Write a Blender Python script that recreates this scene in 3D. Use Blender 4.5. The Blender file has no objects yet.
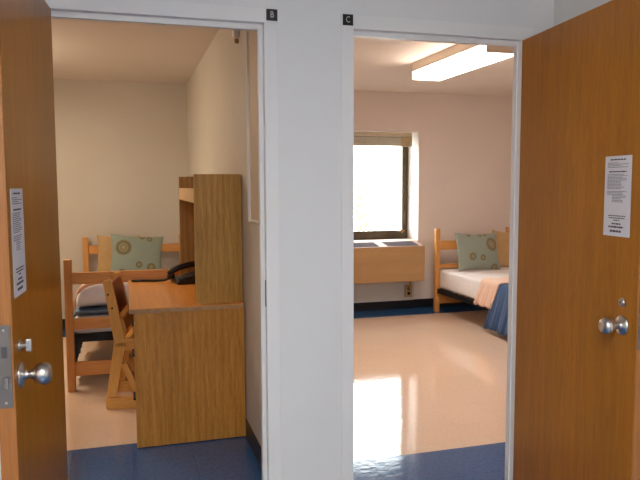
import bpy, bmesh, math, random
from mathutils import Vector, Matrix
random.seed(7)
S = bpy.context.scene
COL = S.collection

# ------------------------------------------------------------------ helpers
def srgb(r, g, b):
    f = lambda c: (c/255/12.92) if c/255 <= .04045 else ((c/255+.055)/1.055)**2.4
    return (f(r), f(g), f(b), 1)

def box(bm, x0, x1, y0, y1, z0, z1):
    v = [bm.verts.new(p) for p in ((x0,y0,z0),(x1,y0,z0),(x1,y1,z0),(x0,y1,z0),(x0,y0,z1),(x1,y0,z1),(x1,y1,z1),(x0,y1,z1))]
    for f in ((0,3,2,1),(4,5,6,7),(0,1,5,4),(1,2,6,5),(2,3,7,6),(3,0,4,7)):
        bm.faces.new([v[i] for i in f])
    return bm

def B(*a):
    bm = bmesh.new()
    for b in a: box(bm, *b)
    return bm

def prism(bm, pts, axis, a0, a1):
    """polygon pts in the plane normal to axis, extruded from a0 to a1"""
    def mk(p, a):
        return (a, p[0], p[1]) if axis == 'x' else (p[0], a, p[1]) if axis == 'y' else (p[0], p[1], a)
    lo = [bm.verts.new(mk(p, a0)) for p in pts]
    hi = [bm.verts.new(mk(p, a1)) for p in pts]
    n = len(pts)
    bm.faces.new(lo); bm.faces.new(hi[::-1])
    for i in range(n):
        bm.faces.new((lo[i], hi[i], hi[(i+1) % n], lo[(i+1) % n]))
    bmesh.ops.recalc_face_normals(bm, faces=bm.faces[:])
    return bm

def bar(bm, p, q, w, t, up=(0,0,1)):
    """rectangular bar from p to q; w across 'side', t along the normal"""
    p = Vector(p); q = Vector(q); d = (q-p).normalized()
    s = d.cross(Vector(up)).normalized(); n = s.cross(d)
    vs = []
    for c in (p, q):
        for a, b in ((-1,-1),(1,-1),(1,1),(-1,1)):
            vs.append(bm.verts.new(c + s*a*w/2 + n*b*t/2))
    for f in ((0,3,2,1),(4,5,6,7),(0,1,5,4),(1,2,6,5),(2,3,7,6),(3,0,4,7)):
        bm.faces.new([vs[i] for i in f])
    bmesh.ops.recalc_face_normals(bm, faces=bm.faces[:])
    return bm

def lathe(bm, prof, axis='y', o=(0,0,0), n=28):
    """prof: (r, h) pairs turned round axis through o"""
    rings = []
    for r, h in prof:
        ring = []
        for i in range(n):
            a = 2*math.pi*i/n; c, s = r*math.cos(a), r*math.sin(a)
            p = (c, h, s) if axis == 'y' else (c, s, h) if axis == 'z' else (h, c, s)
            ring.append(bm.verts.new((p[0]+o[0], p[1]+o[1], p[2]+o[2])))
        rings.append(ring)
    for k in range(len(rings)-1):
        for i in range(n):
            bm.faces.new((rings[k][i], rings[k][(i+1) % n], rings[k+1][(i+1) % n], rings[k+1][i]))
    bm.faces.new(rings[0]); bm.faces.new(rings[-1][::-1])
    bmesh.ops.recalc_face_normals(bm, faces=bm.faces[:])
    for f in bm.faces: f.smooth = True
    return bm

def tube(bm, pts, r, n=10):
    pts = [Vector(p) for p in pts]; rings = []
    for i, p in enumerate(pts):
        d = (pts[min(i+1, len(pts)-1)] - pts[max(i-1, 0)]).normalized()
        ref = Vector((0,0,1)) if abs(d.z) < .9 else Vector((1,0,0))
        s = d.cross(ref).normalized(); t = d.cross(s)
        rings.append([bm.verts.new(p + r*(math.cos(2*math.pi*k/n)*s + math.sin(2*math.pi*k/n)*t)) for k in range(n)])
    for a, b in zip(rings, rings[1:]):
        for k in range(n): bm.faces.new((a[k], a[(k+1) % n], b[(k+1) % n], b[k]))
    bm.faces.new(rings[0]); bm.faces.new(rings[-1])
    bmesh.ops.recalc_face_normals(bm, faces=bm.faces[:])
    for f in bm.faces: f.smooth = True
    return bm

def obj(name, bm, m, parent=None, bev=0.0, sub=0, solid=0.0, loc=None):
    me = bpy.data.meshes.new(name); bm.to_mesh(me); bm.free()
    o = bpy.data.objects.new(name, me); COL.objects.link(o)
    me.materials.append(m)
    if parent: o.parent = parent
    if loc: o.location = loc
    if solid:
        md = o.modifiers.new('solid', 'SOLIDIFY'); md.thickness = solid; md.offset = 0
    if bev:
        md = o.modifiers.new('bevel', 'BEVEL'); md.width = bev; md.segments = 2; md.limit_method = 'ANGLE'
    if sub:
        md = o.modifiers.new('sub', 'SUBSURF'); md.levels = sub; md.render_levels = sub
    return o

def tag(o, label, cat, group=None, kind=None):
    o['label'] = label; o['category'] = cat
    if group: o['group'] = group
    if kind: o['kind'] = kind
    return o

def thing(name, label, cat, loc=(0,0,0), rz=0.0, group=None, kind=None):
    o = bpy.data.objects.new(name, None); COL.objects.link(o)
    o.empty_display_size = .1; o.location = loc; o.rotation_euler = (0,0,rz)
    return tag(o, label, cat, group, kind)

def struct(name, bm, m, label, cat, **k):
    return tag(obj(name, bm, m, **k), label, cat, kind='structure')

# ------------------------------------------------------------------ materials
def mat(name):
    m = bpy.data.materials.new(name); m.use_nodes = True
    nt = m.node_tree; p = nt.nodes['Principled BSDF']
    return m, nt, p

def L(nt, a, b): nt.links.new(a, b)

def plain(name, c, rough=.5, metal=0.0, noise=.06, nscale=20, bump=0.0, bscale=120, spec=.5, sheen=0):
    m, nt, p = mat(name)
    tc = nt.nodes.new('ShaderNodeTexCoord'); n = nt.nodes.new('ShaderNodeTexNoise')
    n.inputs['Scale'].default_value = nscale; n.inputs['Detail'].default_value = 4
    L(nt, tc.outputs['Object'], n.inputs['Vector'])
    r = nt.nodes.new('ShaderNodeValToRGB')
    lo = tuple(c[i]*(1-noise) for i in range(3)) + (1,); hi = tuple(min(1, c[i]*(1+noise)) for i in range(3)) + (1,)
    r.color_ramp.elements[0].color = lo; r.color_ramp.elements[1].color = hi
    r.color_ramp.elements[0].position = .3; r.color_ramp.elements[1].position = .7
    L(nt, n.outputs['Fac'], r.inputs['Fac']); L(nt, r.outputs['Color'], p.inputs['Base Color'])
    p.inputs['Roughness'].default_value = rough; p.inputs['Metallic'].default_value = metal
    p.inputs['Specular IOR Level'].default_value = spec
    if sheen: p.inputs['Sheen Weight'].default_value = sheen
    if bump:
        n2 = nt.nodes.new('ShaderNodeTexNoise'); n2.inputs['Scale'].default_value = bscale; n2.inputs['Detail'].default_value = 3
        L(nt, tc.outputs['Object'], n2.inputs['Vector'])
        b = nt.nodes.new('ShaderNodeBump'); b.inputs['Strength'].default_value = bump; b.inputs['Distance'].default_value = .004
        L(nt, n2.outputs['Fac'], b.inputs['Height']); L(nt, b.outputs['Normal'], p.inputs['Normal'])
    return m

def wood(name, dark, light, axis='z', rough=.35, scale=26, stretch=.045, fig=0.0, spec=.5):
    m, nt, p = mat(name)
    tc = nt.nodes.new('ShaderNodeTexCoord'); mp = nt.nodes.new('ShaderNodeMapping')
    sc = [1.0, 1.0, 1.0]; sc['xyz'.index(axis)] = stretch
    mp.inputs['Scale'].default_value = sc
    L(nt, tc.outputs['Object'], mp.inputs['Vector'])
    n1 = nt.nodes.new('ShaderNodeTexNoise'); n1.inputs['Scale'].default_value = scale; n1.inputs['Detail'].default_value = 6; n1.inputs['Roughness'].default_value = .6
    n1.inputs['Distortion'].default_value = .6
    n2 = nt.nodes.new('ShaderNodeTexNoise'); n2.inputs['Scale'].default_value = scale*7; n2.inputs['Detail'].default_value = 4
    n3 = nt.nodes.new('ShaderNodeTexNoise'); n3.inputs['Scale'].default_value = 3.5; n3.inputs['Detail'].default_value = 2
    for n in (n1, n2, n3): L(nt, mp.outputs['Vector'], n.inputs['Vector'])
    a = nt.nodes.new('ShaderNodeMath'); a.operation = 'MULTIPLY_ADD'; a.inputs[1].default_value = .45
    L(nt, n2.outputs['Fac'], a.inputs[0])
    b = nt.nodes.new('ShaderNodeMath'); b.operation = 'MULTIPLY'; b.inputs[1].default_value = .55
    L(nt, n1.outputs['Fac'], b.inputs[0]); L(nt, b.outputs[0], a.inputs[2])
    src = a.outputs[0]
    if fig:   # cathedral figure: distorted bands along the grain
        mp2 = nt.nodes.new('ShaderNodeMapping'); s2 = [1.0, 1.0, 1.0]; s2['xyz'.index(axis)] = .16
        mp2.inputs['Scale'].default_value = s2; L(nt, tc.outputs['Object'], mp2.inputs['Vector'])
        w = nt.nodes.new('ShaderNodeTexWave'); w.wave_type = 'RINGS'; w.rings_direction = 'Y' if axis != 'y' else 'X'
        w.inputs['Scale'].default_value = 9; w.inputs['Distortion'].default_value = 7; w.inputs['Detail'].default_value = 2; w.inputs['Detail Scale'].default_value = 1.4
        L(nt, mp2.outputs['Vector'], w.inputs['Vector'])
        mx = nt.nodes.new('ShaderNodeMath'); mx.operation = 'MULTIPLY_ADD'; mx.inputs[1].default_value = fig
        L(nt, w.outputs['Fac'], mx.inputs[0])
        sh = nt.nodes.new('ShaderNodeMath'); sh.operation = 'SUBTRACT'; sh.inputs[1].default_value = fig*.5
        L(nt, src, sh.inputs[0]); L(nt, sh.outputs[0], mx.inputs[2]); src = mx.outputs[0]
    r = nt.nodes.new('ShaderNodeValToRGB')
    r.color_ramp.elements[0].color = dark; r.color_ramp.elements[1].color = light
    r.color_ramp.elements[0].position = .33; r.color_ramp.elements[1].position = .66
    L(nt, src, r.inputs['Fac'])
    hs = nt.nodes.new('ShaderNodeHueSaturation')
    mr = nt.nodes.new('ShaderNodeMapRange'); mr.inputs['From Min'].default_value = .3; mr.inputs['From Max'].default_value = .7
    mr.inputs['To Min'].default_value = .88; mr.inputs['To Max'].default_value = 1.1
    L(nt, n3.outputs['Fac'], mr.inputs['Value']); L(nt, mr.outputs['Result'], hs.inputs['Value'])
    L(nt, r.outputs['Color'], hs.inputs['Color']); L(nt, hs.outputs['Color'], p.inputs['Base Color'])
    p.inputs['Roughness'].default_value = rough; p.inputs['Specular IOR Level'].default_value = spec
    return m

def tilefloor(name, c, c2, rough, seam=.5, wob=.07):
    m, nt, p = mat(name)
    tc = nt.nodes.new('ShaderNodeTexCoord')
    n = nt.nodes.new('ShaderNodeTexNoise'); n.inputs['Scale'].default_value = 55; n.inputs['Detail'].default_value = 6; n.inputs['Roughness'].default_value = .7
    n0 = nt.nodes.new('ShaderNodeTexNoise'); n0.inputs['Scale'].default_value = 2.2; n0.inputs['Detail'].default_value = 3
    for q in (n, n0): L(nt, tc.outputs['Object'], q.inputs['Vector'])
    r = nt.nodes.new('ShaderNodeValToRGB'); r.color_ramp.elements[0].color = c; r.color_ramp.elements[1].color = c2
    r.color_ramp.elements[0].position = .35; r.color_ramp.elements[1].position = .68
    L(nt, n.outputs['Fac'], r.inputs['Fac'])
    br = nt.nodes.new('ShaderNodeTexBrick'); br.offset = 0; br.squash = 1
    br.inputs['Scale'].default_value = 1; br.inputs['Brick Width'].default_value = .305; br.inputs['Row Height'].default_value = .305
    br.inputs['Mortar Size'].default_value = .0016; br.inputs['Color1'].default_value = (1,1,1,1); br.inputs['Color2'].default_value = (.975,.975,.975,1)
    br.inputs['Mortar'].default_value = (1-seam,)*3 + (1,)
    L(nt, tc.outputs['Object'], br.inputs['Vector'])
    mx = nt.nodes.new('ShaderNodeMix'); mx.data_type = 'RGBA'; mx.blend_type = 'MULTIPLY'; mx.inputs[0].default_value = 1
    L(nt, r.outputs['Color'], mx.inputs[6]); L(nt, br.outputs['Color'], mx.inputs[7])
    L(nt, mx.outputs[2], p.inputs['Base Color'])
    rr = nt.nodes.new('ShaderNodeMapRange'); rr.inputs['To Min'].default_value = rough*.7; rr.inputs['To Max'].default_value = rough*1.5
    L(nt, n0.outputs['Fac'], rr.inputs['Value']); L(nt, rr.outputs['Result'], p.inputs['Roughness']); p.inputs['Specular IOR Level'].default_value = 1.0
    wv = nt.nodes.new('ShaderNodeTexNoise'); wv.inputs['Scale'].default_value = 22; wv.inputs['Detail'].default_value = 2
    L(nt, tc.outputs['Object'], wv.inputs['Vector'])
    b = nt.nodes.new('ShaderNodeBump'); b.inputs['Strength'].default_value = wob; b.inputs['Distance'].default_value = .01
    L(nt, wv.outputs['Fac'], b.inputs['Height']); L(nt, b.outputs['Normal'], p.inputs['Normal'])
    return m

def emit(name, c, s):
    m, nt, p = mat(name)
    p.inputs['Base Color'].default_value = c; p.inputs['Emission Color'].default_value = c
    p.inputs['Emission Strength'].default_value = s
    return m

def motif_fabric(name, base, motifs):
    """woven fabric with round ringed motifs printed at (x, z, r) in the pillow's own coordinates"""
    m, nt, p = mat(name)
    tc = nt.nodes.new('ShaderNodeTexCoord'); sp = nt.nodes.new('ShaderNodeSeparateXYZ')
    L(nt, tc.outputs['Object'], sp.inputs[0])
    n = nt.nodes.new('ShaderNodeTexNoise'); n.inputs['Scale'].default_value = 60; L(nt, tc.outputs['Object'], n.inputs['Vector'])
    r = nt.nodes.new('ShaderNodeValToRGB')
    r.color_ramp.elements[0].color = tuple(c*.88 for c in base[:3])+(1,); r.color_ramp.elements[1].color = tuple(c*1.1 for c in base[:3])+(1,)
    L(nt, n.outputs['Fac'], r.inputs['Fac']); cur = r.outputs['Color']
    for x, z, rad in motifs:
        cx = nt.nodes.new('ShaderNodeCombineXYZ'); L(nt, sp.outputs['X'], cx.inputs['X']); L(nt, sp.outputs['Z'], cx.inputs['Z'])
        d = nt.nodes.new('ShaderNodeVectorMath'); d.operation = 'DISTANCE'; d.inputs[1].default_value = (x, 0, z)
        L(nt, cx.outputs[0], d.inputs[0])
        q = nt.nodes.new('ShaderNodeMath'); q.operation = 'DIVIDE'; q.inputs[1].default_value = rad; L(nt, d.outputs['Value'], q.inputs[0])
        rp = nt.nodes.new('ShaderNodeValToRGB'); e = rp.color_ramp.elements
        tan = srgb(158,144,108); brn = srgb(112,104,76); ol = srgb(130,126,98)
        e[0].position = 0; e[0].color = tan; e[1].position = 1; e[1].color = ol
        for ps, c in ((.22, tan), (.3, brn), (.42, ol), (.5, tan), (.62, brn), (.8, brn)):
            k = e.new(ps); k.color = c
        L(nt, q.outputs[0], rp.inputs['Fac'])
        st = nt.nodes.new('ShaderNodeMath'); st.operation = 'LESS_THAN'; st.inputs[1].default_value = 1; L(nt, q.outputs[0], st.inputs[0])
        mx = nt.nodes.new('ShaderNodeMix'); mx.data_type = 'RGBA'
        L(nt, st.outputs[0], mx.inputs[0]); L(nt, cur, mx.inputs[6]); L(nt, rp.outputs['Color'], mx.inputs[7]); cur = mx.outputs[2]
    L(nt, cur, p.inputs['Base Color']); p.inputs['Roughness'].default_value = .75
    p.inputs['Sheen Weight'].default_value = .15
    return m

M = {}
M['hall'] = plain('hall_paint', srgb(219,217,213), .55, noise=.015, nscale=3, bump=.05, bscale=200)
M['frame'] = plain('frame_paint', srgb(225,222,217), .35, noise=.01, nscale=4)
M['room'] = plain('room_paint', srgb(231,220,212), .6, noise=.015, nscale=3, bump=.05, bscale=180)
M['room2'] = plain('room_paint_dimmed', srgb(209,201,189), .6, noise=.015, nscale=3, bump=.05, bscale=180)  # room paint darkened in colour to offset room B's stronger lamp
M['ceil'] = plain('ceiling_paint', srgb(228,216,204), .8, noise=.015, nscale=3)
M['base'] = plain('rubber_base', srgb(24,26,32), .35)
M['beige'] = tilefloor('beige_tile', srgb(237,204,178), srgb(247,219,194), .07, seam=.1)
M['blue'] = tilefloor('blue_tile', srgb(30,82,138), srgb(56,110,168), .1, seam=.35)
M['door'] = wood('door_veneer', srgb(146,86,12), srgb(178,112,24), 'z', .3, 34, .07, spec=.3)
M['dooredge'] = wood('door_edge', srgb(136,82,32), srgb(172,108,46), 'z', .35, 30, .03)
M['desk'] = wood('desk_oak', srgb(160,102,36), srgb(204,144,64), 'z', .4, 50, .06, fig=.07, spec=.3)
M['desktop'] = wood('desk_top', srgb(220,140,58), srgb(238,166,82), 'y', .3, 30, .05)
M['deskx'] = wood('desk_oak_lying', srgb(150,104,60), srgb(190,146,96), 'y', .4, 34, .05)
M['hutch'] = wood('hutch_oak', srgb(152,108,42), srgb(196,148,72), 'z', .4, 50, .06, fig=.1, spec=.3)
M['bedz'] = wood('bed_wood_upright', srgb(206,138,70), srgb(228,168,96), 'z', .35, 22, .06)
M['bedx'] = wood('bed_wood_rail', srgb(206,138,70), srgb(228,168,96), 'x', .35, 22, .06)
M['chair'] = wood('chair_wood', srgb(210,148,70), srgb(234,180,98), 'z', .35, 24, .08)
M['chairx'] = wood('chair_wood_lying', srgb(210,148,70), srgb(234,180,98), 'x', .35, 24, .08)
M['chairshade'] = wood('chair_wood_shaded', srgb(120,52,22), srgb(150,70,30), 'y', .35, 24, .08)  # chair wood darkened, the back slat's shadow is put into its colour
M['heater'] = wood('heater_laminate', srgb(172,136,90), srgb(184,147,101), 'x', .35, 20, .04)
M['darkmetal'] = plain('dark_metal', srgb(34,32,32), .4, .6)
M['steel'] = plain('satin_steel', srgb(204,196,188), .28, 1.0, noise=.04)
M['plate'] = plain('lock_plate_steel', srgb(112,104,98), .5, .4, noise=.06)
M['bronze'] = plain('bronze_frame', srgb(84,70,48), .4, .3)
M['blind'] = plain('blind_slats', srgb(206,192,160), .5)
M['black'] = plain('black_plastic', srgb(22,20,22), .3)
M['grey'] = plain('dark_grey_plastic', srgb(70,66,66), .35)
M['sign'] = plain('sign_black', srgb(14,14,16), .35)
M['signletter'] = plain('sign_letter', srgb(196,190,178), .5)
M['paper'] = plain('paper', srgb(214,207,206), .7, noise=.02)
M['ink'] = plain('ink', srgb(120,116,122), .8)
M['inkdark'] = plain('ink_dark', srgb(62,58,64), .8)
M['sheet'] = plain('white_sheet', srgb(240,232,228), .85, noise=.02, bump=.15, bscale=30, sheen=.2)
M['mattress'] = plain('mattress_ticking', srgb(226,226,230), .85, noise=.02, bump=.1, bscale=30)
M['pink'] = plain('peach_blanket', srgb(238,200,176), .9, noise=.04, bump=.3, bscale=90, sheen=.3)
M['navy'] = plain('blue_blanket', srgb(48,84,132), .9, noise=.1, nscale=30, bump=.3, bscale=110, sheen=.2)
M['slate'] = plain('slate_blanket', srgb(112,132,156), .9, noise=.06, bump=.3, bscale=90)
M['duvet'] = plain('pale_grey_comforter', srgb(240,244,250), .85, noise=.03, bump=.2, bscale=30)
M['gold'] = plain('gold_fabric', srgb(186,150,98), .65, noise=.08, nscale=14, bump=.2, bscale=40, sheen=.3)
M['fixture'] = plain('fixture_enamel', srgb(226,210,190), .45, noise=.01)
M['white'] = plain('white_plastic', srgb(232,228,220), .4, noise=.01)
M['brass'] = plain('brass_pipe', srgb(170,130,70), .35, .8)
M['panelgrey'] = plain('grey_cover', srgb(206,202,196), .5, noise=.02)
M['grille'] = plain('grille_metal', srgb(96,86,90), .9, 0, spec=.1)
M['board'] = plain('tan_board', srgb(206,186,160), .5, noise=.03)
M['leaf'] = plain('leaf', srgb(146,160,70), .6, noise=.25, nscale=3)
M['bark'] = plain('bark', srgb(90,70,50), .9)
M['grass'] = plain('grass_ground', srgb(120,116,112), .9, noise=.2, nscale=4)

# ------------------------------------------------------------------ room numbers (metres)
CEIL = 2.435; BACK = 4.1; PX = .618; WT = .052        # ceiling, back walls, partition face, hall wall thickness
Y0 = -.181; YR = Y0+WT                                # hall face and room face of the wall with the doorways
BX0, BX1 = -.2655, .5365                               # opening B between rabbets
CX0, CX1 = .9085, 1.694                               # opening C
LZ = 2.0462                                           # lintel rabbet height
FW = .054                                             # frame face width
LX, RX = -2.5, 4.45                                   # far side walls of the two rooms
HX0, HX1, HY = -1.5, 1.855, -4.3                      # hall

# hall wall with the two doorways
struct('wall_hall', B((HX0, BX0-FW, Y0, YR, 0, CEIL), (BX1+FW, CX0-FW, Y0, YR, 0, CEIL), (CX1+FW, HX1+.1, Y0, YR, 0, CEIL),
                      (BX0-FW, BX1+FW, Y0, YR, LZ+FW, CEIL), (CX0-FW, CX1+FW, Y0, YR, LZ+FW, CEIL)), M['hall'],
       'pale grey painted hall wall between and above the two doorways', 'wall')
struct('wall_right', B((HX1, HX1+.1, HY, Y0, 0, CEIL)), M['hall'], 'pale grey hall side wall behind the open door marked C', 'wall')
struct('wall_left', B((HX0-.1, HX0, HY, YR, 0, CEIL)), M['hall'], 'hall side wall beyond the open door marked B', 'wall')
struct('wall_front', B((HX0-.1, HX1+.1, HY-.1, HY, 0, CEIL)), M['hall'], 'hall wall behind the viewer', 'wall')
struct('ceiling_hall', B((HX0-.1, HX1+.1, HY-.1, Y0, CEIL, CEIL+.1)), M['hall'], 'hall ceiling', 'ceiling')
struct('floor_hall', B((HX0-.1, HX1+.1, HY-.1, Y0, -.1, 0)), M['blue'], 'blue tiled hall floor', 'floor')

# rooms
struct('ceiling_left', B((LX-.1, PX+.06, YR, BACK+.42, CEIL, CEIL+.1)), M['ceil'], 'plain ceiling of the room behind doorway B', 'ceiling')
struct('ceiling_right', B((PX+.06, RX+.1, YR, BACK+.42, CEIL, CEIL+.1)), M['ceil'], 'plain ceiling of the room behind doorway C', 'ceiling')
struct('wall_partition', B((PX, PX+.12, YR, BACK, 0, CEIL)), M['room2'], 'cream partition wall right of the desk in room B', 'wall')
struct('wall_back', B((LX, PX+.06, BACK, BACK+.42, 0, CEIL)), M['room2'], 'cream back wall behind the bed in room B', 'wall')
struct('wall_side', B((LX-.1, LX, YR, BACK+.42, 0, CEIL)), M['room2'], 'cream far left wall of room B', 'wall')
struct('wall_side_right', B((RX, RX+.1, Y0, BACK+.42, 0, CEIL)), M['room'], 'cream far right wall of room C', 'wall')
struct('wall_inner_left', B((LX-.1, HX0, Y0, YR, 0, CEIL)), M['room2'], 'cream front wall of room B left of its doorway', 'wall')
struct('wall_inner_right', B((HX1+.1, RX+.1, Y0, YR, 0, CEIL)), M['room'], 'cream front wall of room C right of its doorway', 'wall')
WX0, WX1, WZ0, WZ1 = 1.93, 3.185, .775, 2.005
struct('wall_back_window', B((PX+.06, WX0, BACK, BACK+.42, 0, CEIL), (WX1, RX, BACK, BACK+.42, 0, CEIL),
                             (WX0, WX1, BACK, BACK+.42, 0, WZ0), (WX0, WX1, BACK, BACK+.42, WZ1, CEIL)), M['room'],
       'cream back wall with the window recess in room C', 'wall')
# floors: beige field with a blue border
BL, BR, BB = .885, .31, 3.73
struct('floor_left', B((LX, PX, BL, BB, -.1, 0)), M['beige'], 'beige tiled floor of room B around the bed', 'floor')
struct('floor_left_border', B((LX, PX, YR, BL, -.1, 0), (LX, PX, BB, BACK, -.1, 0)), M['blue'], 'blue tile border inside doorway B and along its back wall', 'floor')
struct('floor_right', B((PX+.12, RX, BR, BB, -.1, 0)), M['beige'], 'shiny beige tiled floor of room C reflecting the window', 'floor')
struct('floor_right_border', B((PX+.12, RX, YR, BR, -.1, 0), (PX+.12, RX, BB, BACK, -.1, 0)), M['blue'], 'blue tile border inside doorway C and along its back wall', 'floor')
struct('floor_sill', B((BX0-FW, BX1+FW, Y0, YR, -.1, 0), (CX0-FW, CX1+FW, Y0, YR, -.1, 0)), M['blue'], 'blue tiles in the doorways', 'floor')
# baseboards
for nm, b, lb in (('baseboard_partition', (PX-.006, PX, YR, BACK, 0, .1), 'black rubber base along the partition right of the desk'),
                  ('baseboard_back', (LX, PX, BACK-.006, BACK, 0, .1), 'black rubber base along the back wall of room B'),
                  ('baseboard_back_window', (PX+.12, RX, BACK-.006, BACK, 0, .1), 'black rubber base under the window of room C')):
    struct(nm, B(b), M['base'], lb, 'baseboard')

# door frames: face, rabbet and stop of painted steel
def frame(name, x0, x1, label, sl, sr):
    bm = bmesh.new()
    f = .004; d = .026; e = WT+f; h = .022                # proud of the wall, rabbet depth, back face, head stop
    left = [(x0-FW, -f), (x0, -f), (x0, d), (x0+sl, d), (x0+sl, e), (x0-FW, e)]
    right = [(x1+FW, -f), (x1, -f), (x1, d), (x1-sr, d), (x1-sr, e), (x1+FW, e)]
    for pf in (left, right): prism(bm, [(x, y+Y0) for x, y in pf], 'z', 0, LZ-h)
    for a, b in ((x0-FW, x0), (x1, x1+FW)): box(bm, a, b, Y0-f, Y0+d, LZ-h, LZ)
    head = [(-f, LZ), (d, LZ), (d, LZ-h), (e, LZ-h), (e, LZ+FW), (-f, LZ+FW)]
    prism(bm, [(y+Y0, z) for y, z in head], 'x', x0-FW, x1+FW)
    return struct(name, bm, M['frame'], label, 'door frame', bev=.001)
fB = frame('trim_1', BX0, BX1, 'pale painted steel frame of the doorway marked B', .014, .018)
fC = frame('trim_2', CX0, CX1, 'pale painted steel frame of the doorway marked C', .006, .006)
obj('strike_plate', B((BX1-.0015, BX1+.001, Y0+.006, Y0+.024, .918, 1.026)), M['plate'], fB)
obj('strike_plate', B((CX0-.001, CX0+.0015, Y0+.006, Y0+.024, .918, 1.026)), M['plate'], fC)

# ------------------------------------------------------------------ doors
def door(name, hinge, end, side, label, dz):
    d = Vector((end[0]-hinge[0], end[1]-hinge[1])); w = d.length
    t = thing(name, label, 'door', (hinge[0], hinge[1], 0), math.atan2(d.y, d.x), kind='structure')
    th = .042; hz = .02 if side < 0 else 0
    y0, y1 = (0, th) if side < 0 else (-th, 0)
    leaf = obj('leaf', B((.003, w-.004, y0, y1, .012, 2.042)), M['door'], t, bev=.0015)
    obj('edge_band', B((w-.0042, w, y0+.0005, y1-.0005, .012, 2.042)), M['dooredge'], t, bev=.001)
    s = side                                                # visible face looks along s*y
    xk = w-(.066 if side > 0 else .076)
    def knob(sg, base):
        k = obj('knob', lathe(bmesh.new(), [(.0001, 0), (.034, 0), (.034, .003), (.031, .008), (.013, .0095), (.0115, .02), (.013, .032), (.02, .036), (.0265, .043), (.0295, .054), (.0285, .066), (.023, .075), (.012, .079), (.0001, .0795)],
                                'y', n=36), M['steel'], t, loc=(xk, base, .912+hz))
        if sg < 0: k.rotation_euler = (0, 0, math.pi)
        return k
    knob(s, 0)
    knob(-s, y1 if side < 0 else y0)
    if dz == 'turn':
        tn = obj('thumb_turn', lathe(bmesh.new(), [(.0001, 0), (.016, 0), (.016, .003), (.008, .005), (.007, .018), (.0001, .018)], 'y', n=24), M['steel'], t, loc=(xk, 0, .991+hz))
        obj('lever', B((-.006, .006, .016, .032, -.017, .017)), M['steel'], tn, bev=.003)
    else:
        tn = obj('lock_cylinder', lathe(bmesh.new(), [(.0001, 0), (.015, 0), (.015, .006), (.012, .011), (.0001, .011)], 'y', n=24), M['steel'], t, loc=(xk, 0, .991+hz))
        obj('keyway', B((-.0015, .0015, .0105, .0118, -.006, .006)), M['black'], tn)
    if s < 0: tn.rotation_euler = (0, 0, math.pi)
    ym = (y0+y1)/2
    pl = obj('lock_plate', B((w-.001, w+.0022, ym-.016, ym+.016, .845+hz, 1.06+hz)), M['plate'], t, bev=.0008)
    obj('latch_bolt', prism(bmesh.new(), [(w, ym-.008), (w+.014, ym+.006), (w+.014, ym+.008), (w, ym+.008)], 'z', .897+hz, .927+hz), M['steel'], t)
    obj('screw', lathe(bmesh.new(), [(.0001, w+.002), (.004, w+.002), (.0035, w+.0036), (.0001, w+.0036)], 'x', (0, ym, 0), 12), M['steel'], t, loc=(0, 0, .858+hz))
    obj('screw', lathe(bmesh.new(), [(.0001, w+.002), (.004, w+.002), (.0035, w+.0036), (.0001, w+.0036)], 'x', (0, ym, 0), 12), M['steel'], t, loc=(0, 0, 1.047+hz))
    obj('slot', B((w+.0015, w+.0026, ym-.007, ym+.007, .975+hz, 1.005+hz)), M['grey'], t)
    return t, w
dB, wB = door('door_1', (-0.2394, -0.1845), (-0.2861, -0.9755), 1, 'brown wood veneer door standing open on the left, marked doorway B', 'turn')
dC, wC = door('door_2', (1.6924, -0.1845), (1.603, -1.0215), -1, 'orange-brown wood veneer door standing open on the right, doorway C', 'key')

def notice(d, side, x0, x1, z0, z1, label):
    """taped paper notice on the door's face; x measured from the hinge along the leaf"""
    t = thing('paper_notice', label, 'notice', group='notices on the doors')
    t.matrix_world = d.matrix_basis @ Matrix.Translation((x0, side*.0006, z0))
    w, h = x1-x0, z1-z0
    e = lambda a, b: (min(a, b), max(a, b))
    ya, yb = e(0, side*.0008)
    obj('sheet', B((0, w, ya, yb, 0, h)), M['paper'], t)
    yc, yd = e(side*.0008, side*.0011)
    def line(bm, zf, a, b, th, gap=.5):
        x = a
        while x < b - .01:
            l = random.uniform(.05, .13); xe = min(b, x+l)
            # the sheet reads left to right as seen from in front of the face
            p, q = (x, xe) if side < 0 else (1-xe, 1-x)
            box(bm, p*w, q*w, yc, yd, zf*h - th/2, zf*h + th/2)
            x = xe + .018
    def block(name, m, lines):
        bm = bmesh.new()
        for l in lines: line(bm, *l)
        obj(name, bm, m, t)
    ru = random.uniform
    block('heading', M['inkdark'], [(.955, .2, .78, .0045)])
    block('paragraph', M['ink'], [(.915-.018*i, .1, (.5, .88, .6, .86)[i], .0022) for i in range(4)])
    block('heading', M['inkdark'], [(.805, .16, .82, .0042)])
    block('paragraph', M['ink'], [(.77-.0175*i, .1, ru(.55, .88), .0022) for i in range(11)])
    block('paragraph', M['ink'], [(.56-.0185*i, .3 if i > 2 else .1, ru(.6, .84), .0024) for i in range(8)])
    block('footer', M['inkdark'], [(.255-.028*i, a, b, .0034) for i, (a, b) in enumerate(((.18, .82), (.2, .8), (.38, .6)))])
    block('footer', M['inkdark'], [(.155, .32, .66, .005), (.115, .2, .76, .006), (.062, .26, .68, .0075)])
    return t
bpy.context.view_layer.update()
notice(dB, 1, .612, .757, 1.121, 1.405, 'long white paper notice on the left door above its knob')
notice(dC, -1, .643, .788, 1.232, 1.507, 'long white paper notice on the right door above its knob')

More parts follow.
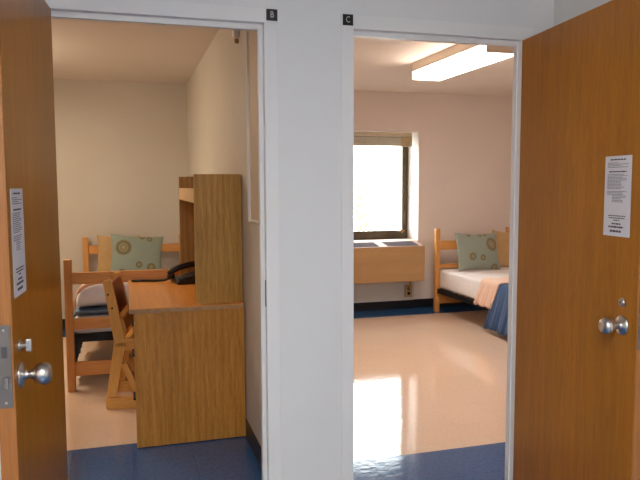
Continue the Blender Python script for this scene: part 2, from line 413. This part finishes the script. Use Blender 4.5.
# letter signs
def sign(ch, x, z, label):
    t = thing('letter_sign', label, 'sign', (x, Y0-.004, z), group='letter signs by the doorways')
    obj('plate', B((0, .044, -.004, 0, 0, .044)), M['sign'], t, bev=.001)
    cu = bpy.data.curves.new('letter', 'FONT'); cu.body = ch; cu.size = .034; cu.align_x = 'CENTER'; cu.align_y = 'CENTER'; cu.extrude = .0004
    tmp = bpy.data.objects.new('tmp_letter', cu); COL.objects.link(tmp)
    bpy.context.view_layer.update()
    me = bpy.data.meshes.new_from_object(tmp.evaluated_get(bpy.context.evaluated_depsgraph_get()))
    bpy.data.objects.remove(tmp)
    me.name = 'letter'; me.materials.clear(); me.materials.append(M['signletter'])
    o = bpy.data.objects.new('letter', me); COL.objects.link(o); o.parent = t
    o.location = (.022, -.0044, .022); o.rotation_euler = (math.pi/2, 0, 0); o.scale = (.82, 1, 1)
sign('B', .546, 2.0545, 'black square plate with the letter B at the left doorway')
sign('C', .8607, 2.0562, 'black square plate with the letter C at the right doorway')

# ------------------------------------------------------------------ room B: wall pieces
t = thing('wall_board', 'narrow tan board in a thin pale frame high on the partition beside doorway B', 'board', (PX, .36, 1.225))
obj('panel', B((-.006, 0, 0, .21, 0, .98)), M['board'], t)
obj('frame_strip', B((-.018, 0, .2, .222, 0, .98)), M['white'], t, bev=.001)
obj('frame_strip', B((-.012, 0, 0, .2, 0, .012)), M['white'], t, bev=.001)
obj('frame_strip', B((-.012, 0, 0, .2, .968, .98)), M['white'], t, bev=.001)
t = thing('wall_sensor', 'small pale sensor box high on the partition near the ceiling of room B', 'sensor', (PX, .91, 2.258))
obj('housing', B((-.03, 0, -.035, .035, -.035, .05)), M['white'], t, bev=.006)
obj('button', lathe(bmesh.new(), [(.0001, 0), (.013, 0), (.012, -.02), (.0001, -.022)], 'x', (0, 0, -.055), 16), plain('tan_button', srgb(150,110,74), .4), t)

# ------------------------------------------------------------------ pillows
def pillow_mesh(w, h, th, n=18, pinch=.08, seed=0):
    bm = bmesh.new(); rnd = random.Random(seed)
    ph = [rnd.uniform(0, 6.28) for _ in range(4)]
    def pt(u, v, sgn):
        x = u*w/2*(1-pinch*(1-v*v)); z = v*h/2*(1-pinch*(1-u*u))
        k = max(0, (1-u*u)*(1-v*v))**.45
        wr = 1 + .05*math.sin(5*u+ph[0])*math.cos(4*v+ph[1]) + .04*math.sin(9*u*v+ph[2])
        return Vector((x, sgn*th/2*k*wr, z))
    g = {}
    for sgn in (-1, 1):
        for i in range(n+1):
            for j in range(n+1):
                edge = i in (0, n) or j in (0, n)
                if edge and sgn == 1: g[1, i, j] = g[-1, i, j]; continue
                u = math.sin((i/n-.5)*math.pi); v = math.sin((j/n-.5)*math.pi)
                g[sgn, i, j] = bm.verts.new(pt(u, v, sgn))
    for sgn in (-1, 1):
        for i in range(n):
            for j in range(n):
                q = [g[sgn, i, j], g[sgn, i+1, j], g[sgn, i+1, j+1], g[sgn, i, j+1]]
                f = bm.faces.new(q if sgn == -1 else q[::-1]); f.smooth = True
    return bm
def pillow(label, m, w, h, th, loc, rot, seed, grp):
    o = obj('throw_pillow', pillow_mesh(w, h, th, seed=seed), m, sub=1)
    o.location = loc; o.rotation_euler = rot
    return tag(o, label, 'pillow', grp)
R = math.radians
teal = srgb(142,152,140)
M['tealL'] = motif_fabric('teal_motif_fabric', teal, [(-.13, .075, .075), (.02, -.085, .032), (.135, -.105, .042), (-.13, -.17, .04), (.04, .19, .03), (.11, .17, .028)])
M['tealR'] = motif_fabric('teal_motif_fabric_mirrored', teal, [(.155, .07, .078), (-.11, -.06, .042), (.015, -.075, .034), (.18, -.19, .05), (-.12, .185, .03), (.02, .18, .028), (.09, .185, .024)])

# ------------------------------------------------------------------ beds
def bed(loc, w, l, h, rails_head, rails_foot, deck, label):
    """origin at the foot end's left post on the floor; the bed runs along +y to its head"""
    t = thing('bed_frame', label, 'bed', loc, group='beds of the two rooms')
    P = .052
    for x in (0, w-P):
        for y in (0, l-P):
            obj('post', B((x, x+P, y, y+P, 0, h)), M['bedz'], t, bev=.004)
    for y, rs in ((.012, rails_foot), (l-P+.012, rails_head)):
        for z0, z1 in rs:
            obj('rail', B((P, w-P, y, y+.026, z0, z1)), M['bedx'], t, bev=.003)
    for x in (P*.4, w-P*.4-.03):
        obj('side_rail', B((x, x+.004, P, l-P, deck-.05, deck), (x, x+.03, P, l-P, deck-.004, deck)), M['darkmetal'], t)
    bm = bmesh.new()
    for i in range(15):
        y = .1 + i*(l-.2)/14
        box(bm, .05, w-.05, y-.01, y+.01, deck-.012, deck-.005)
    obj('spring_deck', bm, M['darkmetal'], t)
    obj('end_angle', B((P, w-P, P-.012, P-.008, deck-.05, deck)), M['darkmetal'], t)
    obj('end_angle', B((P, w-P, l-P+.008, l-P+.011, deck-.05, deck)), M['darkmetal'], t)
    return t

def soft_box(x0, x1, y0, y1, z0, z1, r=.04, n=5, crown=.012):
    """mattress block with rounded edges and a slight crown"""
    bm = bmesh.new(); box(bm, x0, x1, y0, y1, z0, z1)
    bmesh.ops.bevel(bm, geom=bm.edges[:], offset=r, segments=n, profile=.6, affect='EDGES')
    for f in bm.faces: f.smooth = True
    return bm

LB = (-.418, 1.945, 0)
bed(LB, .975, 2.11, .912, [(.745,.825), (.46,.52), (.1,.2)], [(.742,.822), (.43,.505), (.105,.203)], .385,
    'honey wood bed frame in room B with its footboard toward the doorway')
m1 = obj('mattress', soft_box(-.375, .515, 2.005, 3.99, .387, .502), M['mattress'])
tag(m1, 'white mattress on the bed behind the desk in room B', 'mattress', 'mattresses of the two beds')

RB = (3.262, 1.74, 0)
bed(RB, .95, 2.11, .925, [(.69,.79), (.485,.53), (.09,.195)], [(.69,.79), (.485,.53), (.09,.195)], .262,
    'honey wood bed frame in room C with its headboard against the back wall')
m2 = obj('mattress', soft_box(3.300, 4.165, 1.80, 3.79, .264, .478), M['sheet'])
tag(m2, 'white sheeted mattress on the bed in room C', 'mattress', 'mattresses of the two beds')

def drape(name, m, x0, x1, ztop, zl, zr, y0, y1, amp, label, cat, group=None, nx=16, solid=.006, waves=7, flare=.03, seed=1, slant=0):
    """cloth lying over the bed between x0 and x1 and hanging to zl on the left, zr on the right"""
    prof = []
    for k in range(11):
        q = k/10; prof.append((x0 - .012 - flare*(1-q)**1.5, zl + (ztop-.03-zl)*q, 1-q))
    prof += [(x0-.006, ztop-.012, 0), (x0+.012, ztop, 0)]
    for k in range(1, nx): prof.append((x0 + (x1-x0)*k/nx, ztop+.003*math.sin(k*1.7), 0))
    prof += [(x1-.012, ztop, 0), (x1+.006, ztop-.012, 0)]
    for k in range(11):
        q = 1-k/10; prof.append((x1 + .012 + flare*(1-q)**1.5, zr + (ztop-.03-zr)*q, -(1-q)))
    bm = bmesh.new(); N = 60; rows = []; rnd = random.Random(seed); ph = rnd.uniform(0, 6)
    for j in range(N+1):
        y = y0 + (y1-y0)*j/N; row = []
        for x, z, dn in prof:
            wv = amp*abs(dn)*(math.sin(waves*2*math.pi*j/N+ph) + .5*math.sin(waves*4.6*math.pi*j/N+ph*2))
            sx = -wv if dn > 0 else wv
            row.append(bm.verts.new((x+sx, y + slant*abs(dn) + .004*math.sin(x*23+ph), z + .006*abs(dn)*math.sin(5*math.pi*j/N+ph))))
        rows.append(row)
    for a, b in zip(rows, rows[1:]):
        for k in range(len(prof)-1):
            f = bm.faces.new((a[k], a[k+1], b[k+1], b[k])); f.smooth = True
    bmesh.ops.recalc_face_normals(bm, faces=bm.faces[:])
    return tag(obj(name, bm, m, solid=solid), label, cat, group)

drape('blanket', M['navy'], 3.292, 4.172, .488, .05, .06, 1.83, 2.60, .010, 'blue blanket hanging to the floor over the foot of the bed in room C', 'blanket', 'blue blankets on the beds', waves=6, seed=3, slant=.12)
drape('blanket_fold', M['pink'], 3.284, 4.18, .5, .245, .26, 2.54, 2.85, .006, 'pale peach blanket turned down over the blue blanket in room C', 'blanket', waves=3, flare=.012, seed=5, solid=.01, slant=.11)
drape('blanket', M['navy'], -.366, .508,   .512, .10, .14, 2.10, 3.05, .008, 'dark blue blanket hanging down the side of the bed in room B', 'blanket', 'blue blankets on the beds', waves=6, seed=8, flare=.012)

# folded comforter heaped on the foot of bed B
def heap(x0, x1, y0, y1, z0, z1, seed, r=.055):
    bm = bmesh.new(); N = 22; K = 14; rnd = random.Random(seed); rows = []
    for i in range(N+1):
        x = x0 + (x1-x0)*i/N; e = min(1, min(i, N-i)/3.2); hh = (z1-z0)*(.30+.70*math.sqrt(max(0, 1-(1-e)**2))) * (1+.05*math.sin(i*1.3+seed))
        row = []
        for k in range(K+1):
            a = math.pi*k/K; c = math.cos(a); s = math.sin(a)
            yy = (y0+y1)/2 - (y1-y0)/2*math.copysign(abs(c)**.4, c); zz = z0 + hh*abs(s)**.36
            row.append(bm.verts.new((x, yy, zz)))
        rows.append(row)
    for a, b in zip(rows, rows[1:]):
        for k in range(K):
            f = bm.faces.new((a[k], a[k+1], b[k+1], b[k])); f.smooth = True
        f = bm.faces.new((a[0], b[0], b[K], a[K]))
    bm.faces.new(rows[0]); bm.faces.new(rows[-1])
    bmesh.ops.recalc_face_normals(bm, faces=bm.faces[:])
    return bm
fb = obj('folded_blanket', soft_box(-.358, .48, 2.03, 2.52, .519, .546, .012, 3), M['slate'])
tag(fb, 'slate blue blanket folded under the pale comforter at the foot of bed B', 'blanket')
ct = thing('comforter', 'pale grey comforter with a peach border heaped at the foot of bed B', 'comforter', (0, 0, .5475))
obj('filling', heap(-.36, .46, 2.0, 2.5, 0, .195, 2), M['duvet'], ct, sub=1)
bm = bmesh.new()
pp = [(-.370, 2.02, .0), (-.364, 2.02, .07), (-.342, 2.02, .13), (-.30, 2.02, .172), (-.24, 2.02, .193), (-.15, 2.02, .203), (.0, 2.02, .205), (.2, 2.02, .20), (.44, 2.02, .185)]
tube(bm, pp, .017)
obj('border', bm, M['pink'], ct, sub=1)

pillow('grey-green pillow with brown ring motifs on the bed in room B', M['tealL'], .50, .42, .13, (.085, 3.80, .73), (R(-12), R(5), R(4)), 1, 'motif pillows')
pillow('plain gold pillow behind the grey-green pillow in room B', M['gold'], .40, .42, .10, (-.09, 3.925, .722), (R(-7), R(2), R(-3)), 2, 'gold pillows')
pillow('grey-green pillow with brown ring motifs on the bed in room C', M['tealR'], .55, .42, .14, (3.665, 3.60, .682), (R(-14), R(1.5), R(6)), 3, 'motif pillows')
pillow('plain gold pillow behind the grey-green pillow in room C', M['gold'], .30, .42, .10, (4.055, 3.72, .684), (R(-9), R(6), R(4)), 4, 'gold pillows')

# ------------------------------------------------------------------ desk and hutch
DX0, DX1, DY0, DY1 = .022, .612, .797, 1.925
t = thing('desk', 'oak desk along the partition of room B with its end toward the doorway', 'desk', (0, 0, 0))
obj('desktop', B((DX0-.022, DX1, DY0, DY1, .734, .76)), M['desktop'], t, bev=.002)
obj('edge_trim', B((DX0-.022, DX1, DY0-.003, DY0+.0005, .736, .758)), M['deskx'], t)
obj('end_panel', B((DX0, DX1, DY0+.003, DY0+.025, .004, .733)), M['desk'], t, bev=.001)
obj('end_panel', B((DX0, DX1, DY1-.025, DY1-.003, .004, .733)), M['desk'], t, bev=.001)
obj('back_panel', B((DX1-.022, DX1-.004, DY0+.025, DY1-.025, .2, .733)), M['desk'], t)
obj('pedestal_side', B((DX0+.02, DX1-.022, 1.24, 1.258, .06, .733)), M['desk'], t)
for z0, z1 in ((.07, .37), (.38, .56), (.57, .72)):
    dr = obj('drawer', B((DX0+.002, DX0+.02, DY0+.03, 1.236, z0, z1)), M['deskx'], t, bev=.002)
    obj('pull', B((DX0-.012, DX0+.002, .97, 1.09, (z0+z1)/2-.006, (z0+z1)/2+.006)), M['darkmetal'], dr)
for gx in (DX0, DX1-.02):
    for gy in (DY0+.004, DY1-.024):
        obj('glide', B((gx, gx+.02, gy, gy+.02, 0, .004)), M['black'], t)

t = thing('desk_hutch', 'oak shelf hutch standing on the desk in room B', 'hutch', (0, 0, .7605))
HXa, HXb, HYa, HYb = .354, .613, .85, 1.91
obj('side_panel', B((HXa, HXb, HYa, HYa+.022, 0, .712)), M['hutch'], t, bev=.0015)
obj('side_panel', B((HXa, HXb, HYb-.022, HYb, 0, .712)), M['hutch'], t, bev=.0015)
obj('shelf', B((HXa+.02, HXb-.01, HYa+.022, HYb-.022, .60, .622)), M['deskx'], t)
obj('fascia', B((HXa, HXa+.02, HYa+.022, HYb-.022, .555, .634)), wood('light_fascia', srgb(208,166,108), srgb(226,188,132), 'y', .4, 30, .05), t, bev=.001)
obj('back_panel', B((HXb-.01, HXb-.002, HYa+.022, HYb-.022, 0, .70)), M['hutch'], t)

# telephone
t = thing('telephone', 'black desk telephone under the hutch shelf on the desk', 'telephone', (.40, 1.70, .761), R(12))
bm = prism(bmesh.new(), [(-.11, 0), (.11, 0), (.11, .075), (.06, .07), (-.11, .022)], 'y', -.085, .085)
obj('body', bm, M['black'], t, bev=.006)
bm = bmesh.new()
sl = lambda x: .022 + (x+.11)*(.048/.17)
for i in range(4):
    for j in range(3):
        x = -.075+i*.026; y = -.055+j*.026
        box(bm, x-.008, x+.008, y-.008, y+.008, sl(x), sl(x)+.006)
obj('keypad', bm, M['grey'], t)
hs = obj('handset', tube(bmesh.new(), [(-.13, .05, .055), (-.105, .05, .078), (-.06, .05, .098), (.0, .05, .112), (.05, .05, .116), (.09, .05, .112), (.115, .05, .095)], .02, 12), M['black'], t)
obj('earpiece', lathe(bmesh.new(), [(.0001, .078), (.026, .078), (.028, .1), (.02, .118), (.0001, .12)], 'z', (.1, .05, 0), 18), M['black'], hs)
obj('mouthpiece', lathe(bmesh.new(), [(.0001, .03), (.026, .03), (.027, .052), (.018, .066), (.0001, .068)], 'z', (-.115, .05, 0), 18), M['black'], hs)
obj('cord', tube(bmesh.new(), [(-.115, .06, .03), (-.15, .085, .014), (-.2, .125, .009), (-.27, .165, .009), (-.345, .195, .009)], .0085, 8), M['black'], t)

# ------------------------------------------------------------------ chair (facing the desk, +x)
t = thing('desk_chair', 'honey wood desk chair pushed under the desk in room B', 'chair', (-.004, 1.475, 0), R(-8))
TH = .03; CW = .37
for k, y in enumerate((0, CW)):
    ya, yb = y, y+TH
    pr = lambda pts: prism(bmesh.new(), pts, 'y', ya, yb)
    up = obj('back_post', pr([(-.151, .812), (-.142, .822), (-.106, .828), (-.096, .815), (-.022, .43), (-.03, .40), (-.09, .40), (-.092, .43)]), M['chair'], t, bev=.003)
    for z, x in ((.735, -.121), (.648, -.099)):
        obj('bolt', lathe(bmesh.new(), [(.0001, -.002), (.0065, -.002), (.0065, .002), (.0001, .002)], 'y', (x, ya, z), 12), M['darkmetal'], up)
    obj('rear_leg', pr([(-.094, .43), (-.03, .43), (-.025, .40), (-.088, .082), (-.149, .078)]), M['chair'], t, bev=.003)
    obj('runner', pr([(-.152, .006), (-.158, .078), (.40, .066), (.40, 0), (-.11, 0)]), M['chairx'], t, bev=.003)
    obj('front_leg', pr([(.30, .066), (.36, .066), (.30, .43), (.24, .43)]), M['chair'], t, bev=.003)
    obj('seat_rail', pr([(-.03, .375), (.33, .375), (.34, .43), (-.02, .43)]), M['chairx'], t, bev=.003)
    obj('brace', pr([(-.055, .29), (-.02, .30), (.075, .066), (.03, .066)]), M['chair'], t, bev=.002)
obj('seat', prism(bmesh.new(), [(-.035, .431), (.37, .437), (.385, .452), (.37, .462), (-.035, .45)], 'y', -.004, CW+TH+.004), M['chairx'], t, bev=.003)
obj('back_slat', prism(bmesh.new(), [(-.116, .806), (-.100, .806), (-.060, .605), (-.076, .605)], 'y', TH, CW+TH), M['chairshade'], t, bev=.002)
obj('back_slat', prism(bmesh.new(), [(-.05, .575), (-.034, .575), (-.018, .50), (-.034, .50)], 'y', TH*.6, CW+TH), M['chair'], t, bev=.002)
obj('stretcher', B((.05, .075, TH, CW, .08, .12)), M['chair'], t, bev=.002)

# ------------------------------------------------------------------ room C: window, blind, heater
FY0, FY1 = 4.40, 4.46
w = thing('window_1', 'dark bronze framed window in room C with bright daylight', 'window', (0, 0, 0), kind='structure')
fr = .02
obj('frame', B((WX0, WX0+fr, FY0, FY1, WZ0, WZ1), (WX1-.02, WX1, FY0, FY1, WZ0, WZ1), (WX0+fr, WX1-.02, FY0, FY1, WZ0, WZ0+.03), (WX0+fr, WX1-.02, FY0, FY1, WZ1-fr, WZ1)), M['bronze'], w, bev=.002)
sx0, sx1, sz0, sz1 = WX0+fr, WX1-.021, WZ0+.031, WZ1-fr-.001
obj('sash', B((sx0, sx0+.07, FY0-.012, FY0+.03, sz0, sz1), (sx1-.05, sx1, FY0-.012, FY0+.03, sz0, sz1), (sx0+.07, sx1-.05, FY0-.012, FY0+.03, sz0, sz0+.07), (sx0+.07, sx1-.05, FY0-.012, FY0+.03, sz1-.05, sz1)), M['bronze'], w, bev=.002)
m, nt, p = mat('window_glass')
nt.nodes.remove(p); out = nt.nodes['Material Output']
tr = nt.nodes.new('ShaderNodeBsdfTransparent'); gl = nt.nodes.new('ShaderNodeBsdfGlossy'); gl.inputs['Roughness'].default_value = .01
lw = nt.nodes.new('ShaderNodeLayerWeight'); lw.inputs['Blend'].default_value = .5
pw = nt.nodes.new('ShaderNodeMath'); pw.operation = 'POWER'; pw.inputs[1].default_value = 5; L(nt, lw.outputs['Facing'], pw.inputs[0])
fz = nt.nodes.new('ShaderNodeMath'); fz.operation = 'MULTIPLY_ADD'; fz.inputs[1].default_value = .9; fz.inputs[2].default_value = .04; L(nt, pw.outputs[0], fz.inputs[0]); mxs = nt.nodes.new('ShaderNodeMixShader')
tr.inputs['Color'].default_value = (.94, .96, .95, 1)
L(nt, fz.outputs[0], mxs.inputs[0]); L(nt, tr.outputs[0], mxs.inputs[1]); L(nt, gl.outputs[0], mxs.inputs[2]); L(nt, mxs.outputs[0], out.inputs['Surface'])
M['glass'] = m
obj('pane', B((sx0+.065, sx1-.046, FY0+.006, FY0+.010, sz0+.066, sz1-.046)), M['glass'], w)
la = obj('latch', B((sx1-.13, sx1-.03, FY0-.03, FY0-.012, sz0+.058, sz0+.074)), M['steel'], w, bev=.003)
obj('handle', B((sx1-.075, sx1-.045, FY0-.045, FY0-.03, sz0+.042, sz0+.082)), M['brass'], la, bev=.003)
struct('trim_3', B((WX0, WX1, BACK-.012, FY0, WZ0-.018, WZ0+.001)), M['room'], 'cream sill at the bottom of the window recess', 'window sill')

t = thing('window_blind', 'beige slatted blind drawn up at the top of the window', 'blind', (0, 4.17, 0))
obj('headrail', B((WX0+.01, WX1-.066, -.03, .03, 1.95, 1.996)), M['blind'], t, bev=.003)
bm = bmesh.new()
for i in range(11): box(bm, WX0+.015, WX1-.075, -.025, .025, 1.872+i*.0066, 1.872+i*.0066+.004)
obj('slat_stack', bm, M['blind'], t)
obj('bottom_rail', B((WX0+.015, WX1-.075, -.026, .026, 1.845, 1.869)), M['blind'], t, bev=.003)
obj('end_bracket', B((WX1-.19, WX1-.066, -.034, .034, 1.842, 1.945)), plain('blind_bracket', srgb(192,174,132), .5), t, bev=.004)
obj('pull_cord', tube(bmesh.new(), [(WX1-.085, -.04, 1.9), (WX1-.085, -.042, 1.6), (WX1-.088, -.04, 1.25)], .003, 6), M['white'], t)

HZ0, HZ1 = .352, .728; HF = 3.83; HL, HR = 1.86, 3.145
t = thing('wall_heater', 'wood laminate wall heater cabinet under the window', 'heater', (0, 0, 0))
bm = prism(bmesh.new(), [(HF, HZ0), (HF, HZ1), (HF+.012, HZ1+.006), (BACK-.004, .772), (BACK-.004, HZ0)], 'x', HL, HR)
obj('cabinet', bm, M['heater'], t, bev=.004)
def ztop(y): return HZ1+.006 + (y-HF-.012)*(.772-HZ1-.006)/(BACK-.016-HF)
bm = prism(bmesh.new(), [(HF+.006, ztop(HF+.012)+.000), (HF+.006, ztop(HF+.012)+.007), (BACK-.006, .779), (BACK-.006, .772)], 'x', HL+.002, HR-.002)
obj('top_cover', bm, plain('heater_top', srgb(186,156,138), .6), t, bev=.001)
for a, b in ((1.92, 2.26), (2.30, 2.62), (2.72, 3.085)):
    bm = prism(bmesh.new(), [(HF+.03, ztop(HF+.03)+.005), (HF+.03, ztop(HF+.03)+.011), (BACK-.05, ztop(BACK-.05)+.011), (BACK-.05, ztop(BACK-.05)+.005)], 'x', a, b)
    g = obj('grille', bm, M['grille'], t)
    bm = bmesh.new()
    n = int((b-a)/.014)
    for i in range(n):
        x = a+.008+i*.014
        prism(bm, [(HF+.04, ztop(HF+.04)+.011), (HF+.04, ztop(HF+.04)+.0135), (BACK-.06, ztop(BACK-.06)+.0135), (BACK-.06, ztop(BACK-.06)+.011)], 'x', x, x+.006)
    obj('fin', bm, M['grille'], g)
obj('lower_cover', B((HL+.05, HR-.02, BACK-.03, BACK-.002, .1, HZ0)), M['panelgrey'], t, bev=.002)
obj('access_panel', B((2.40, 2.60, BACK-.034, BACK-.03, .13, .31)), M['panelgrey'], t, bev=.002)
obj('feed_pipe', tube(bmesh.new(), [(3.06, 4.03, .36), (3.06, 4.03, .30), (3.05, 4.03, .26), (3.047, 4.045, .22)], .012), M['brass'], t)
t = thing('wall_outlet', 'small tan electrical box on the wall below the heater', 'outlet', (3.047, BACK-.0345, .21))
obj('box', B((-.042, .042, -.03, 0, -.07, .07)), plain('tan_box', srgb(178,150,106), .45), t, bev=.004)
obj('socket', B((-.016, .016, -.033, -.03, .008, .045), (-.016, .016, -.033, -.03, -.045, -.008)), M['darkmetal'], t)

# ------------------------------------------------------------------ ceiling lights
def wrap_light(loc, strength, colour, label):
    """4 ft surface-mounted fluorescent: enamel body, white diffuser under it, end caps"""
    t = thing('ceiling_light', label, 'ceiling light', loc, group='fluorescent ceiling lights')
    w, l = .272, 1.21
    obj('body', prism(bmesh.new(), [(-w*.5, 0), (w*.5, 0), (w*.5, -.072), (-w*.5, -.072)], 'y', .008, l-.008), M['fixture'], t)
    e = emit('diffuser_glow', colour, strength)
    obj('diffuser', prism(bmesh.new(), [(-w*.5, -.072), (w*.5, -.072), (w*.5, -.118), (w*.44, -.134), (-w*.44, -.134), (-w*.5, -.118)], 'y', .008, l-.008), e, t)
    obj('end_cap', B((-w*.5-.002, w*.5+.002, 0, .008, -.137, 0)), M['fixture'], t, bev=.002)
    obj('end_cap', B((-w*.5-.002, w*.5+.002, l-.008, l, -.137, 0)), e if False else M['fixture'], t, bev=.002)
    return t
wrap_light((2.495, 1.25, CEIL), 10.5, (1, .85, .74, 1), 'lit fluorescent light on the ceiling of room C')
wrap_light((-1.1, 1.9, CEIL), 13.4, (1, .83, .61, 1), 'unseen fluorescent light added on the ceiling of room B')  # out of view, added to supply room B's warm light
wrap_light((-.2, -3.9, CEIL), 36.5, (1, 1, .99, 1), 'unseen fluorescent light added on the hall ceiling')  # added behind the camera, unseen, to light the hall

# ------------------------------------------------------------------ outside
struct('ground', B((-12, 20, BACK+.4, 34, -3.2, -3.0)), M['grass'], 'pale ground outside the window', 'ground')
t = thing('tree', 'pale green tree outside the window of room C', 'tree', (3.75, 10.2, -3.0))
obj('trunk', tube(bmesh.new(), [(0, 0, 0), (.05, 0, 1.2), (-.05, .05, 2.6), (0, 0, 4.4)], .12), M['bark'], t)
bm = bmesh.new(); rnd = random.Random(11)
for i in range(3000):
    a = rnd.uniform(0, 6.283); c = rnd.uniform(-1, 1); r = rnd.random()**.5*1.3
    s = math.sqrt(1-c*c); p = Vector((r*s*math.cos(a), r*s*math.sin(a), 3.5 + r*c*1.1))
    u = Vector((rnd.uniform(-1,1), rnd.uniform(-1,1), rnd.uniform(-1,1))).normalized(); v = u.orthogonal().normalized(); sz = rnd.uniform(.03, .07)
    bm.faces.new([bm.verts.new(p+u*sz), bm.verts.new(p+v*sz*.6), bm.verts.new(p-u*sz), bm.verts.new(p-v*sz*.6)])
obj('foliage', bm, M['leaf'], t)['kind'] = 'stuff'

W = bpy.data.worlds.new('World'); S.world = W; W.use_nodes = True
bg = W.node_tree.nodes['Background']; bg.inputs['Color'].default_value = (.93, .97, 1, 1); bg.inputs['Strength'].default_value = 5.4

# ------------------------------------------------------------------ camera
f, yaw, pit, rol, H, D = 659.39, .285453, -.083347, -.0035886, 1.41175, 2.78098
fw = Vector((math.sin(yaw)*math.cos(pit), math.cos(yaw)*math.cos(pit), math.sin(pit)))
r = Vector((math.cos(yaw), -math.sin(yaw), 0)); u = r.cross(fw)
r2 = math.cos(rol)*r + math.sin(rol)*u; u2 = -math.sin(rol)*r + math.cos(rol)*u
cd = bpy.data.cameras.new('Camera'); cam = bpy.data.objects.new('Camera', cd); COL.objects.link(cam)
cd.sensor_width = 36; cd.lens = f*36/640; cd.clip_start = .02
mw = Matrix((r2, u2, -fw)).transposed().to_4x4(); mw.translation = (0, -D, H)
cam.matrix_world = mw
S.camera = cam
S.view_settings.view_transform = 'Standard'; S.view_settings.look = 'None'
S.view_settings.gamma = 1; S.view_settings.exposure = 1.0; S.view_settings.use_curve_mapping = False
S.cycles.use_denoising = True
S.cycles.max_bounces = 10; S.cycles.diffuse_bounces = 6
